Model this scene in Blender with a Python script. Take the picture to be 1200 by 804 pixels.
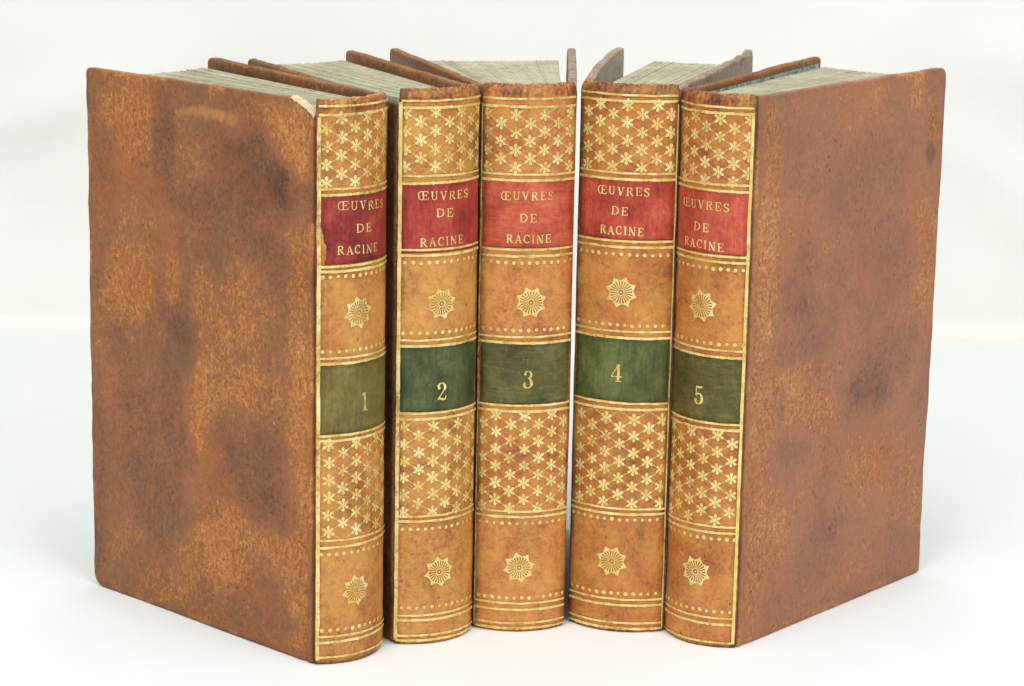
import bpy, math, random
from mathutils import Vector, Matrix, noise

scene = bpy.context.scene
for ob in list(bpy.data.objects):
    bpy.data.objects.remove(ob)
COL = scene.collection
MM = 0.001

# ------------------------------------------------------------------ camera
CAM_F, CAM_PITCH, CAM_ROLL = 3107.5 / 1200.0, math.radians(12.5586), math.radians(0.5354)
cam_data = bpy.data.cameras.new('camera')
cam_data.sensor_fit = 'HORIZONTAL'
cam_data.sensor_width = 36.0
cam_data.lens = 36.0 * CAM_F
cam_data.shift_x = 142.94 / 1200.0
cam_data.clip_start = 0.01
cam_data.clip_end = 50.0
cam = bpy.data.objects.new('camera', cam_data)
COL.objects.link(cam)
_fw = Vector((0, math.cos(CAM_PITCH), -math.sin(CAM_PITCH)))
_up = Vector((0, math.sin(CAM_PITCH), math.cos(CAM_PITCH)))
_rt = Vector((1, 0, 0))
_r2 = _rt * math.cos(CAM_ROLL) + _up * math.sin(CAM_ROLL)
_u2 = _up * math.cos(CAM_ROLL) - _rt * math.sin(CAM_ROLL)
_m = Matrix((_r2, _u2, -_fw)).transposed().to_4x4()
_m.translation = Vector((0, -0.79289, 0.26695))
cam.matrix_world = _m
scene.camera = cam

# ------------------------------------------------------------------ light
world = bpy.data.worlds.new('World')
scene.world = world
world.use_nodes = True
bg = world.node_tree.nodes['Background']
bg.inputs['Color'].default_value = (0.95, 0.98, 1.0, 1)
bg.inputs['Strength'].default_value = 0.42


def area_light(name, loc, target, size, power, color):
    d = bpy.data.lights.new(name, 'AREA')
    d.shape = 'RECTANGLE'
    d.size, d.size_y = size
    d.energy = power
    d.color = color
    o = bpy.data.objects.new(name, d)
    COL.objects.link(o)
    o.location = loc
    o.rotation_euler = (Vector(target) - Vector(loc)).to_track_quat('-Z', 'Y').to_euler()
    return o


area_light('softbox_key', (-0.5, -1.05, 1.1), (0.03, 0.0, 0.06), (0.9, 0.7), 13.0, (1.0, 0.985, 0.95))
area_light('softbox_fill', (0.75, -1.0, 0.95), (0.03, 0.0, 0.06), (0.8, 0.7), 10.0, (1.0, 0.985, 0.96))
area_light('softbox_overhead', (0.05, -0.30, 1.25), (0.05, -0.05, 0.0), (1.1, 0.6), 9.0, (0.97, 0.99, 1.0))

vs = scene.view_settings
vs.view_transform = 'Standard'
vs.look = 'None'
vs.exposure = -0.29
vs.gamma = 1.0
vs.use_curve_mapping = False


# ------------------------------------------------------------------ material helpers
class NT:
    def __init__(self, name):
        self.mat = bpy.data.materials.new(name)
        self.mat.use_nodes = True
        self.t = self.mat.node_tree
        self.bsdf = self.t.nodes['Principled BSDF']
        self.out = self.t.nodes['Material Output']
        self.co = self.t.nodes.new('ShaderNodeTexCoord').outputs['Object']

    def new(self, kind, **kw):
        n = self.t.nodes.new(kind)
        for k, v in kw.items():
            setattr(n, k, v)
        return n

    def link(self, a, b):
        self.t.links.new(a, b)

    def val(self, sock, v):
        if hasattr(v, 'links') or hasattr(v, 'is_output'):
            self.link(v, sock)
        else:
            sock.default_value = v

    def mapped(self, scale=(1, 1, 1), offset=(0, 0, 0)):
        m = self.new('ShaderNodeMapping')
        self.link(self.co, m.inputs['Vector'])
        m.inputs['Scale'].default_value = scale
        m.inputs['Location'].default_value = offset
        return m.outputs['Vector']

    def noise(self, scale, detail=4, rough=0.55, vec=None, dist=0.0):
        n = self.new('ShaderNodeTexNoise')
        self.link(vec if vec is not None else self.co, n.inputs['Vector'])
        n.inputs['Scale'].default_value = scale
        n.inputs['Detail'].default_value = detail
        n.inputs['Roughness'].default_value = rough
        n.inputs['Distortion'].default_value = dist
        return n.outputs['Fac']

    def math(self, op, a, b=None, c=None, clamp=False):
        n = self.new('ShaderNodeMath', operation=op, use_clamp=clamp)
        self.val(n.inputs[0], a)
        if b is not None:
            self.val(n.inputs[1], b)
        if c is not None:
            self.val(n.inputs[2], c)
        return n.outputs[0]

    def attr(self, name):
        n = self.new('ShaderNodeAttribute', attribute_name=name)
        return n.outputs['Fac']

    def ramp(self, fac, stops):
        n = self.new('ShaderNodeValToRGB')
        e = n.color_ramp.elements
        while len(e) < len(stops):
            e.new(0.5)
        for el, (p, c) in zip(e, stops):
            el.position = p
            el.color = (c[0], c[1], c[2], 1)
        self.link(fac, n.inputs['Fac'])
        return n.outputs['Color']

    def mix(self, fac, a, b, mode='MIX'):
        n = self.new('ShaderNodeMix', data_type='RGBA', blend_type=mode)
        self.val(n.inputs['Factor'], fac)
        for s, v in ((n.inputs['A'], a), (n.inputs['B'], b)):
            if isinstance(v, tuple):
                s.default_value = (v[0], v[1], v[2], 1)
            else:
                self.link(v, s)
        return n.outputs['Result']

    def range(self, v, a, b, c=0.0, d=1.0):
        n = self.new('ShaderNodeMapRange')
        n.clamp = True
        self.link(v, n.inputs['Value'])
        for k, x in zip(('From Min', 'From Max', 'To Min', 'To Max'), (a, b, c, d)):
            n.inputs[k].default_value = x
        return n.outputs['Result']

    def bump(self, height, dist, strength=1.0, normal=None):
        n = self.new('ShaderNodeBump')
        n.inputs['Strength'].default_value = strength
        n.inputs['Distance'].default_value = dist
        self.link(height, n.inputs['Height'])
        if normal is not None:
            self.link(normal, n.inputs['Normal'])
        return n.outputs['Normal']

    def finish(self, color, rough=0.5, spec=0.4, normal=None, metallic=0.0):
        self.val(self.bsdf.inputs['Base Color'], (*color, 1) if isinstance(color, tuple) else color)
        self.val(self.bsdf.inputs['Roughness'], rough)
        self.bsdf.inputs['Specular IOR Level'].default_value = spec
        self.val(self.bsdf.inputs['Metallic'], metallic)
        if normal is not None:
            self.link(normal, self.bsdf.inputs['Normal'])
        return self.mat


def srgb(r, g, b):
    f = lambda c: (c / 255 / 12.92) if c <= 10 else (((c / 255) + 0.055) / 1.055) ** 2.4
    return (f(r), f(g), f(b))


def leather_cover(name, smooth_stops, rough_stops, seed, speck=1.0, hue=(srgb(168, 92, 42), srgb(116, 92, 58))):
    """calf with a dark polished skin, flaked away to rough tan where the stain attribute is high"""
    m = NT(name)
    off = (seed * 0.37, seed * 0.11, seed * 0.23)
    v = m.mapped((1, 1, 1), off)
    vfib = m.mapped((1.1, 1.1, 0.75), off)
    st = m.attr('stain')
    n1 = m.noise(70, 10, 0.74, v, 0.35)
    n2 = m.noise(640, 6, 0.8, v, 0.5)
    n3 = m.noise(900, 4, 0.75, vfib, 1.0)
    nmid = m.noise(210, 10, 0.8, m.mapped((1.2, 1.2, 0.6), off), 0.5)
    nlow = m.noise(22, 4, 0.6, v)
    nhue = m.noise(34, 6, 0.65, m.mapped((1, 1, 1), (off[1], off[2], off[0])), 0.3)
    # how far the skin is gone
    x = m.math('ADD', st, m.math('MULTIPLY', m.math('SUBTRACT', n1, 0.5), 2.4))
    x = m.math('ADD', x, m.math('MULTIPLY', m.math('SUBTRACT', nmid, 0.5), 2.6))
    edge = m.math('ADD', x, m.math('MULTIPLY', m.math('SUBTRACT', n2, 0.5), 2.2 * speck))
    mask = m.range(edge, 0.12, 0.40)
    tone = m.math('ADD', m.math('MULTIPLY', x, 0.24), m.math('MULTIPLY', m.math('SUBTRACT', n2, 0.5), 1.05))
    tone = m.math('ADD', tone, m.math('MULTIPLY', m.math('SUBTRACT', nlow, 0.5), 0.6))
    tone = m.math('ADD', tone, m.math('MULTIPLY', m.math('SUBTRACT', n3, 0.5), 0.85))
    ca = m.ramp(m.math('ADD', tone, 0.62), smooth_stops)
    gr = m.math('ADD', m.math('MULTIPLY', m.math('SUBTRACT', n3, 0.5), 1.7 * speck), m.math('MULTIPLY', m.math('SUBTRACT', n2, 0.5), 1.8 * speck))
    gr = m.math('ADD', m.math('ADD', gr, 0.45), m.math('MULTIPLY', m.math('SUBTRACT', nlow, 0.5), 0.7))
    gr = m.math('ADD', gr, m.math('MULTIPLY', x, 0.08))
    cb = m.ramp(gr, rough_stops)
    col = m.mix(mask, ca, cb)
    # dye drifts from red to olive over the board
    col = m.mix(m.range(nhue, 0.54, 0.68, 0.0, 0.45), col, hue[0])
    col = m.mix(m.range(nhue, 0.46, 0.34, 0.0, 0.40), col, hue[1])
    # broken dark flecks where the grain has cracked
    worm = m.noise(330, 3, 0.6, m.mapped((1.3, 1.3, 0.75), (off[2], off[0], off[1])), 2.6)
    fl = m.range(m.math('ABSOLUTE', m.math('SUBTRACT', worm, 0.5)), 0.0, 0.035, 1, 0)
    fl = m.math('MULTIPLY', fl, m.range(nmid, 0.44, 0.56))
    fl = m.math('MULTIPLY', fl, m.range(m.noise(38, 4, 0.6, m.mapped((1, 1, 1), (off[0], off[2], off[1]))), 0.42, 0.58))
    col = m.mix(m.math('MULTIPLY', fl, 0.6), col, smooth_stops[0][1])
    vor = m.new('ShaderNodeTexVoronoi')
    m.link(v, vor.inputs['Vector'])
    vor.inputs['Scale'].default_value = 330
    pit = m.math('MULTIPLY', m.range(vor.outputs['Distance'], 0.1, 0.24, 1, 0), m.range(m.noise(60, 2, 0.5, v), 0.5, 0.6))
    col = m.mix(m.math('MULTIPLY', pit, 0.5), col, (0.045, 0.025, 0.016))
    # short hairline scuffs, lighter
    sc = m.noise(240, 4, 0.6, m.mapped((1.0, 1.0, 1.0), (off[2], off[0], off[1])), 2.2)
    scr = m.range(m.math('ABSOLUTE', m.math('SUBTRACT', sc, 0.5)), 0.0, 0.016, 1, 0)
    scr = m.math('MULTIPLY', scr, m.range(m.noise(50, 4, 0.6, v), 0.48, 0.6))
    col = m.mix(m.math('MULTIPLY', scr, 0.4), col, rough_stops[-1][1])
    for k_, (sx_, sz_, rot_) in enumerate(((0.25, 3.0, 0.5), (3.0, 0.22, -0.3))):
        mp = m.new('ShaderNodeMapping')
        m.link(m.co, mp.inputs['Vector'])
        mp.inputs['Rotation'].default_value = (rot_, rot_ * 0.6, 0)
        mp.inputs['Scale'].default_value = (sx_, sx_, sz_)
        mp.inputs['Location'].default_value = (off[k_], off[2 - k_], off[1])
        ls = m.noise(120, 2, 0.5, mp.outputs['Vector'], 0.5)
        ll = m.range(m.math('ABSOLUTE', m.math('SUBTRACT', ls, 0.5)), 0.0, 0.007, 1, 0)
        ll = m.math('MULTIPLY', ll, m.range(m.noise(70 + 20 * k_, 3, 0.6, v), 0.54, 0.64))
        col = m.mix(m.math('MULTIPLY', ll, 0.5), col, rough_stops[-1][1] if k_ else smooth_stops[0][1])
    # the worst scrapes are down to pale fibre
    pale = m.range(m.math('ADD', m.attr('scrape'), m.math('MULTIPLY', m.math('SUBTRACT', nmid, 0.5), 1.6)), 0.4, 0.85)
    col = m.mix(m.math('MULTIPLY', pale, 0.6), col, srgb(200, 140, 82))
    h = m.math('ADD', m.math('MULTIPLY', m.math('MULTIPLY', n3, mask), 1.6), m.math('ADD', n2, m.math('MULTIPLY', mask, -0.5)))
    h = m.math('SUBTRACT', h, m.math('MULTIPLY', fl, 0.6))
    nrm = m.bump(h, 0.0003, 0.6)
    return m.finish(col, m.range(mask, 0, 1, 0.42, 0.74), 0.2, nrm)


def leather_spine(name, stops, seed):
    m = NT(name)
    off = (seed * 0.31, seed * 0.17, seed * 0.29)
    v = m.mapped((1, 1, 1), off)
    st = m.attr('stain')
    n1 = m.noise(75, 8, 0.7, v, 0.5)
    n2 = m.noise(520, 7, 0.8, v, 0.2)
    n3 = m.noise(1300, 4, 0.75, v)
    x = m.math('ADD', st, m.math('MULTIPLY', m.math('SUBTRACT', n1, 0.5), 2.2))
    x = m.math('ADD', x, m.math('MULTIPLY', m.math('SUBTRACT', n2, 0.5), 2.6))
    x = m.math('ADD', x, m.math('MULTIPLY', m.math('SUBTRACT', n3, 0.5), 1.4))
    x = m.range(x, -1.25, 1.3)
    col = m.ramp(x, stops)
    # old varnish and rubbed gold leave an olive yellow bloom
    bloom = m.range(m.noise(110, 6, 0.7, m.mapped((1, 1, 1), (off[1], off[2], off[0])), 0.4), 0.48, 0.66)
    col = m.mix(m.math('MULTIPLY', bloom, 0.5), col, srgb(204, 158, 74))
    red = m.range(m.noise(90, 5, 0.7, m.mapped((1, 1, 1), (off[2], off[2], off[1])), 0.3), 0.55, 0.7)
    col = m.mix(m.math('MULTIPLY', red, 0.55), col, srgb(184, 98, 54))
    vor = m.new('ShaderNodeTexVoronoi')
    m.link(v, vor.inputs['Vector'])
    vor.inputs['Scale'].default_value = 210
    pit = m.math('MULTIPLY', m.range(vor.outputs['Distance'], 0.07, 0.15, 1, 0), m.range(m.noise(70, 2, 0.5, v), 0.5, 0.6))
    col = m.mix(m.math('MULTIPLY', pit, 0.6), col, (0.08, 0.04, 0.02))
    # fine cracks across the spine, dirt settled in them
    ck = m.noise(240, 4, 0.65, m.mapped((0.6, 0.6, 2.4), (off[2], off[0], off[1])), 1.8)
    ck = m.range(m.math('ABSOLUTE', m.math('SUBTRACT', ck, 0.5)), 0.0, 0.016, 1, 0)
    ck = m.math('MULTIPLY', ck, m.range(m.noise(60, 4, 0.65, m.mapped((1, 1, 1), (off[0], off[1], off[1]))), 0.5, 0.62))
    col = m.mix(m.math('MULTIPLY', ck, 0.55), col, stops[0][1])
    stn = m.range(m.noise(120, 7, 0.75, m.mapped((1, 1, 1), (off[1], off[0], off[0])), 0.5), 0.56, 0.68)
    col = m.mix(m.math('MULTIPLY', stn, 0.45), col, stops[0][1])
    h = m.math('ADD', m.math('MULTIPLY', m.noise(1700, 3, 0.6, v), 0.5), n2)
    nrm = m.bump(h, 0.0002, 0.5)
    return m.finish(col, m.range(n2, 0.3, 0.7, 0.36, 0.52), 0.35, nrm)


def label_leather(name, dark, mid, light, seed, across=False):
    m = NT(name)
    off = (seed * 0.41, seed * 0.13, seed * 0.27)
    s = (0.35, 0.35, 2.2) if across else (2.0, 2.0, 0.3)
    a = m.noise(520, 6, 0.75, m.mapped(s, off))
    b = m.noise(120, 7, 0.7, m.mapped((1, 1, 1), off), 0.3)
    g_ = m.noise(750, 5, 0.8, m.mapped((1, 1, 1), off))
    x = m.math('ADD', m.math('MULTIPLY', a, 0.36), m.math('MULTIPLY', b, 0.34))
    x = m.math('ADD', x, m.math('MULTIPLY', g_, 0.34))
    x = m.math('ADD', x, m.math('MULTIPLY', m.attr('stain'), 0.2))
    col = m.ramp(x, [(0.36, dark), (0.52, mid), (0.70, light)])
    # rubbed spots and fine cracks
    w = m.range(m.noise(260, 6, 0.8, m.mapped((1, 1, 1), (off[1], off[0], off[2]))), 0.60, 0.70)
    col = m.mix(m.math('MULTIPLY', w, 0.45), col, srgb(182, 130, 84))
    ck = m.noise(420, 3, 0.6, m.mapped(s, (off[2], off[1], off[0])), 1.5)
    ck = m.range(m.math('ABSOLUTE', m.math('SUBTRACT', ck, 0.5)), 0.0, 0.014, 1, 0)
    ck = m.math('MULTIPLY', ck, m.range(b, 0.46, 0.58))
    col = m.mix(m.math('MULTIPLY', ck, 0.55), col, dark)
    nrm = m.bump(m.math('ADD', a, m.math('MULTIPLY', m.noise(1600, 3, 0.6), 0.4)), 0.00016, 0.5)
    return m.finish(col, m.range(a, 0.3, 0.7, 0.36, 0.55), 0.35, nrm)


def gilt(name, wear, seed):
    """gold leaf pressed into leather, worn through in patches"""
    m = NT(name)
    off = (seed * 0.19, seed * 0.43, seed * 0.07)
    v = m.mapped((1, 1, 1), off)
    col = m.mix(m.range(m.noise(260, 4, 0.6, v), 0.35, 0.68), srgb(226, 190, 92), srgb(252, 236, 168))
    m.finish(col, 0.36, 0.5, m.bump(m.noise(500, 4, 0.7, v), 0.0002, 0.5), 0.35)
    f = m.math('ADD', m.math('MULTIPLY', m.noise(560, 5, 0.75, v), 0.55), m.math('MULTIPLY', m.noise(75, 5, 0.7, v), 0.55))
    mask = m.math('MULTIPLY', m.range(f, wear - 0.11, wear + 0.08), 0.97)
    tr = m.new('ShaderNodeBsdfTransparent')
    mx = m.new('ShaderNodeMixShader')
    m.link(mask, mx.inputs['Fac'])
    m.link(tr.outputs[0], mx.inputs[1])
    m.link(m.bsdf.outputs[0], mx.inputs[2])
    m.link(mx.outputs[0], m.out.inputs['Surface'])
    return m.mat


def paper(name, a, b, seed, scale=300):
    m = NT(name)
    off = (seed * 0.2, seed * 0.3, seed * 0.1)
    v = m.mapped((1, 1, 1), off)
    n1 = m.noise(scale, 4, 0.6, v)
    n2 = m.noise(40, 3, 0.6, v)
    x = m.math('ADD', m.math('MULTIPLY', n1, 0.5), m.math('MULTIPLY', n2, 0.5))
    col = m.mix(m.range(x, 0.38, 0.62), a, b)
    return m.finish(col, 0.85, 0.15, m.bump(n1, 0.0002, 0.4))


def page_tops(name):
    m = NT(name)
    n1 = m.noise(420, 6, 0.75)
    n2 = m.noise(60, 6, 0.7, None, 0.4)
    col = m.ramp(m.math('ADD', m.math('MULTIPLY', n1, 0.5), m.math('MULTIPLY', n2, 0.5)),
                 [(0.36, srgb(146, 138, 110)), (0.45, srgb(172, 168, 142)), (0.55, srgb(190, 187, 162)), (0.66, srgb(208, 204, 180))])
    return m.finish(col, 0.9, 0.1, m.bump(n1, 0.0003, 0.5))


def marbled(name):
    m = NT(name)
    n = m.noise(380, 5, 0.65, None, 1.6)
    col = m.ramp(n, [(0.36, srgb(60, 104, 122)), (0.45, srgb(104, 146, 156)), (0.52, srgb(176, 186, 172)), (0.58, srgb(190, 190, 172)), (0.64, srgb(82, 124, 136))])
    return m.finish(col, 0.7, 0.2)


# ------------------------------------------------------------------ mesh helpers
def nz(x, y, z=0.0):
    return noise.noise(Vector((x, y, z)))


def fbm(x, y, z=0.0, o=4):
    s, a, f = 0.0, 1.0, 1.0
    for _ in range(o):
        s += a * nz(x * f, y * f, z + 7.3 * f)
        a *= 0.5
        f *= 2.03
    return s


def build(name, verts, faces, mat, parent=None, smooth=True, stain=None, scrape=None):
    me = bpy.data.meshes.new(name)
    me.from_pydata(verts, [], faces)
    me.materials.append(mat)
    if smooth:
        me.polygons.foreach_set('use_smooth', [True] * len(me.polygons))
    if stain is not None:
        at = me.attributes.new('stain', 'FLOAT', 'POINT')
        at.data.foreach_set('value', stain)
    if scrape is not None:
        at = me.attributes.new('scrape', 'FLOAT', 'POINT')
        at.data.foreach_set('value', scrape)
    me.validate()
    me.update()
    o = bpy.data.objects.new(name, me)
    COL.objects.link(o)
    if parent is not None:
        o.parent = parent
    return o


# ------------------------------------------------------------------ setting
def cloth_white(name, a, b):
    m = NT(name)
    n = m.noise(14, 4, 0.55)
    col = m.mix(m.range(n, 0.3, 0.7), a, b)
    weave = m.noise(700, 3, 0.6)
    return m.finish(col, 0.9, 0.1, m.bump(weave, 0.0002, 0.25))


TABLE = cloth_white('table_paper_white', (0.785, 0.815, 0.815), (0.81, 0.835, 0.835))
DROP = cloth_white('backdrop_cloth_white', (0.80, 0.797, 0.76), (0.83, 0.827, 0.79))


def sheet(name, nu, nv, fn, mat):
    v = [fn(i / nu, j / nv) for j in range(nv + 1) for i in range(nu + 1)]
    f = [(j * (nu + 1) + i, j * (nu + 1) + i + 1, (j + 1) * (nu + 1) + i + 1, (j + 1) * (nu + 1) + i) for j in range(nv) for i in range(nu)]
    o = build(name, v, f, mat)
    o['kind'] = 'structure'
    return o


SEAM_Y = 0.428
def table_fn(a, b):
    x, y = -1.2 + 2.5 * a, -0.75 + (SEAM_Y + 0.78) * b
    k = min(1.0, max(0.0, (y - 0.17) / 0.08)) + min(1.0, max(0.0, (abs(x - 0.05) - 0.16) / 0.06))
    return (x, y, -0.0001 + 0.0025 * fbm(x * 6, y * 6, 2.0, 3) * min(1.0, k) * (1 if y < 0.38 else max(0, (0.44 - y) / 0.06)))


sheet('tabletop', 200, 120, table_fn, TABLE)


# soft creases of the hung cloth: place, direction, length, width, depth
CREASES = [(0.31, 0.06, -0.55, 0.07, 0.012, 0.0075), (0.34, 0.11, -0.35, 0.09, 0.016, 0.006), (0.29, 0.20, 0.7, 0.08, 0.014, 0.005),
           (-0.17, 0.10, 0.35, 0.08, 0.014, 0.005), (-0.20, 0.22, -0.3, 0.10, 0.018, 0.005), (-0.14, 0.17, 1.2, 0.07, 0.012, 0.004),
           (0.02, 0.262, 0.15, 0.12, 0.014, 0.004), (0.24, 0.258, -0.2, 0.10, 0.014, 0.005), (0.33, 0.17, 1.1, 0.06, 0.010, 0.004)]


def drop_fn(a, b):
    x = -1.3 + 2.7 * a
    cove = 0.008
    # the cloth runs down, turns in a small cove and ends lying on the table
    l = 1.25 * b ** 1.6 - 0.012
    if l < 0:
        y, z = SEAM_Y + l - cove, 0.0008 + l * 0.15
    elif l < cove * 1.5708:
        t = l / cove
        y, z = SEAM_Y - cove + cove * math.sin(t), 0.0008 + cove * (1 - math.cos(t))
    else:
        y, z = SEAM_Y, 0.0008 + cove + (l - cove * 1.5708)
    k = min(1.0, z / 0.06)
    y += 0.022 * fbm(x * 3.2, z * 3.0, 3.1, 3) * k + 0.004 * nz(x * 7, 1.0, 0.4) * (1 - k)
    d = (x - 0.30) * 0.5 + (z - 0.05) * 0.86
    y -= 0.006 * math.exp(-(d / 0.012) ** 2) * min(1.0, max(0.0, (x - 0.25) / 0.05)) * k
    for (cx, cz, an, ln_, wd, am) in CREASES:
        dx, dz = x - cx, z - cz
        al_ = dx * math.cos(an) + dz * math.sin(an)
        ac_ = -dx * math.sin(an) + dz * math.cos(an) + 0.02 * nz(al_ * 9, cx * 5, 1.0)
        y -= am * math.exp(-(ac_ / wd) ** 2 - (al_ / ln_) ** 2) * k
    return (x, y, z)


sheet('backdrop', 300, 240, drop_fn, DROP)

# ------------------------------------------------------------------ books
H = 170.0 * MM
DEPTH = 107.5 * MM
BULGE = 5.4 * MM
TH = 2.9 * MM

BOOKS = [
    dict(x=-0.0116, y=-0.0294, yaw=43.25, w=27.8, al=-0.012, ar=0.202, tl=0.0, tr=0.19, h=169.9, seed=1, wear=0.475),
    dict(x=0.0141, y=-0.0119, yaw=30.64, w=28.0, al=0.053, ar=0.161, tl=0.05, tr=0.15, h=170.0, seed=2, wear=0.455),
    dict(x=0.0411, y=-0.0009, yaw=5.31, w=28.7, al=-0.170, ar=0.156, tl=-0.10, tr=0.135, h=170.0, seed=3, wear=0.46),
    dict(x=0.0714, y=0.0001, yaw=-17.09, w=30.3, al=-0.155, ar=0.036, tl=-0.02, tr=0.03, h=170.2, seed=4, wear=0.44),
    dict(x=0.0966, y=-0.0115, yaw=-40.59, w=26.5, al=-0.189, ar=0.023, tl=-0.17, tr=0.01, h=169.9, seed=5, wear=0.45),
]

RULES = [
    [168.1, 165.6, 144.0, 142.3, 121.4, 119.9, 94.0, 92.4, 70.8, 69.2, 38.6, 36.6, 8.8, 7.1, 2.4],
    [167.4, 165.3, 145.1, 143.0, 123.0, 121.3, 95.5, 93.7, 73.0, 71.2, 40.9, 39.3, 9.4, 7.8, 2.9, 1.3],
    [166.6, 164.2, 143.8, 142.0, 120.9, 118.9, 94.0, 92.1, 72.5, 70.7, 38.9, 37.2, 9.3, 7.2, 2.9, 1.2],
    [167.9, 166.1, 144.4, 142.5, 123.6, 121.8, 95.8, 93.8, 73.4, 71.5, 39.9, 38.2, 10.7, 8.8, 3.1, 1.3],
    [166.2, 164.4, 143.2, 141.4, 121.8, 120.1, 93.3, 91.2, 70.6, 68.8, 38.4, 36.5, 9.5, 7.5, 1.6],
]
DOTS = [
    [118.3, 96.1, 34.4, 10.8], [119.1, 97.7, 36.8, 11.8], [116.9, 96.1, 35.1, 11.1],
    [119.5, 97.7, 36.4, 12.5], [117.9, 95.1, 34.6, 11.5]]
ROSETTES = [
    [(-1.8, 107.1), (-2.1, 22.3)], [(-1.8, 106.4), (-1.4, 22.8)], [(1.0, 104.7), (-1.0, 20.9)],
    [(0.1, 107.9), (-0.5, 22.8)], [(0.2, 106.2), (1.3, 23.4)]]
# title lines: left u, right u, z at left, z at right
TITLE = [
    [(-9.0, 9.2, 139.2, 138.2), (-3.1, 2.9, 132.2, 131.8), (-9.2, 5.8, 126.2, 125.6)],
    [(-9.6, 7.6, 139.3, 138.9), (-4.1, 1.7, 134.1, 133.9), (-8.9, 5.6, 125.3, 125.3)],
    [(-8.7, 7.3, 137.3, 137.3), (-3.1, 2.3, 130.6, 130.6), (-6.9, 6.8, 124.2, 124.1)],
    [(-8.2, 7.8, 138.9, 138.8), (-3.7, 1.6, 132.9, 132.9), (-7.2, 6.4, 126.9, 126.7)],
    [(-8.9, 7.9, 136.8, 136.6), (-3.8, 1.9, 130.0, 129.8), (-7.8, 6.7, 125.0, 124.5)]]
NUMERAL = [(0.6, 80.0), (-1.4, 79.4), (0.6, 80.8), (-0.5, 82.8), (0.4, 78.8)]

# (distance from joint, height, radius, radius, strength) in mm of the stains that show on the two outer boards
STAINS_FIRST = [
    (26.2, 146.4, 16.9, 11.5, -1), (13.0, 139.2, 9.3, 10.1, -0.8), (45.8, 133.7, 19.5, 6.5, -0.7), (62.6, 78.0, 9.1, 24.7, -0.9),
    (73.6, 42.9, 14.8, 25.4, -0.5), (26.5, 52.6, 23.1, 14.8, -0.8), (105.8, 36.3, 4.5, 34.9, -0.6), (69.8, 154.4, 5.8, 18.5, -0.7),
    (100.1, 126.8, 7.0, 24.8, -0.4), (83.9, 68.7, 10.7, 11.2, -0.3), (30.2, 120.3, 26.5, 7.8, -0.4), (87.6, 101.2, 9.4, 12.4, 0.8),
    (66.4, 105.7, 3.3, 6.7, 0.7), (52.4, 71.7, 8.1, 16.3, 0.8), (32.3, 79.4, 15.5, 6.6, 0.6), (41.8, 22.2, 10.1, 12.4, 0.8),
    (26.5, 35.2, 13.6, 6.8, 0.5), (7.3, 85.2, 5.2, 87.2, 0.7), (84.5, 152.8, 12.6, 12.0, 0.5), (45.6, 160.8, 17.5, 2.3, 1.3),
    (13.0, 160.4, 11.0, 8.7, 0.6), (42.0, 105.5, 15.7, 13.2, 0.35), (71.9, 15.2, 16.9, 10.0, 0.35), (92.8, 159.9, 8.5, 6.7, 0.3)]
STAINS_FIFTH = [
    (54.5, 139.2, 27.8, 13.6, -0.5), (23.7, 108.5, 11.9, 10.7, -0.7), (34.3, 93.6, 14.6, 9.6, -0.6), (62.4, 105.7, 17.9, 16.7, -0.4),
    (80.6, 76.3, 23.4, 14.6, -0.55), (99.8, 142.4, 2.7, 3.4, -1.6), (66.0, 68.5, 16.4, 8.0, -0.35), (42.4, 20.5, 15.1, 10.1, -0.35),
    (64.0, 30.0, 21.0, 7.3, -0.3), (25.0, 60.0, 10.6, 6.9, -0.5), (87.3, 110.6, 10.6, 8.5, -0.4), (97.0, 11.3, 16.7, 6.0, -0.3),
    (66.3, 3.6, 21.2, 3.5, -0.4), (91.4, 163.8, 5.2, 8.3, 1.0), (98.1, 159.7, 1.6, 1.9, 1.6), (101.6, 150.5, 3.2, 7.0, 0.7),
    (28.5, 77.0, 19.4, 6.0, 0.7), (36.4, 66.1, 19.8, 5.0, 0.5), (8.1, 134.0, 5.6, 34.5, 0.6), (7.6, 81.6, 6.6, 60.8, 0.5),
    (99.1, 97.7, 7.6, 26.1, 0.3), (15.8, 26.4, 14.4, 16.8, 0.25), (83.9, 37.4, 16.2, 8.8, 0.2)]

COVER_FIRST = leather_cover('mottled_calf_warm',
    [(0.05, srgb(82, 55, 43)), (0.38, srgb(126, 83, 55)), (0.62, srgb(152, 98, 60)), (0.95, srgb(176, 110, 60))],
    [(0.0, srgb(112, 72, 46)), (0.40, srgb(164, 106, 60)), (0.65, srgb(188, 124, 70)), (1.0, srgb(214, 156, 98))], 1, 1.15,
    (srgb(174, 96, 48), srgb(124, 94, 64)))
COVER_FIFTH = leather_cover('mottled_calf_cool',
    [(0.05, srgb(104, 74, 64)), (0.38, srgb(146, 98, 73)), (0.62, srgb(166, 110, 78)), (0.95, srgb(180, 120, 82))],
    [(0.0, srgb(108, 72, 54)), (0.40, srgb(168, 110, 72)), (0.65, srgb(186, 126, 82)), (1.0, srgb(214, 160, 110))], 5, 1.1,
    (srgb(174, 106, 68), srgb(134, 98, 82)))
COVER_PLAIN = leather_cover('dark_calf_edges',
    [(0.15, srgb(66, 44, 34)), (0.42, srgb(100, 66, 44)), (0.62, srgb(122, 82, 52)), (0.9, srgb(140, 94, 58))],
    [(0.1, srgb(100, 66, 42)), (0.42, srgb(136, 92, 54)), (0.65, srgb(160, 112, 68)), (0.95, srgb(190, 146, 96))], 9)
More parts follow.
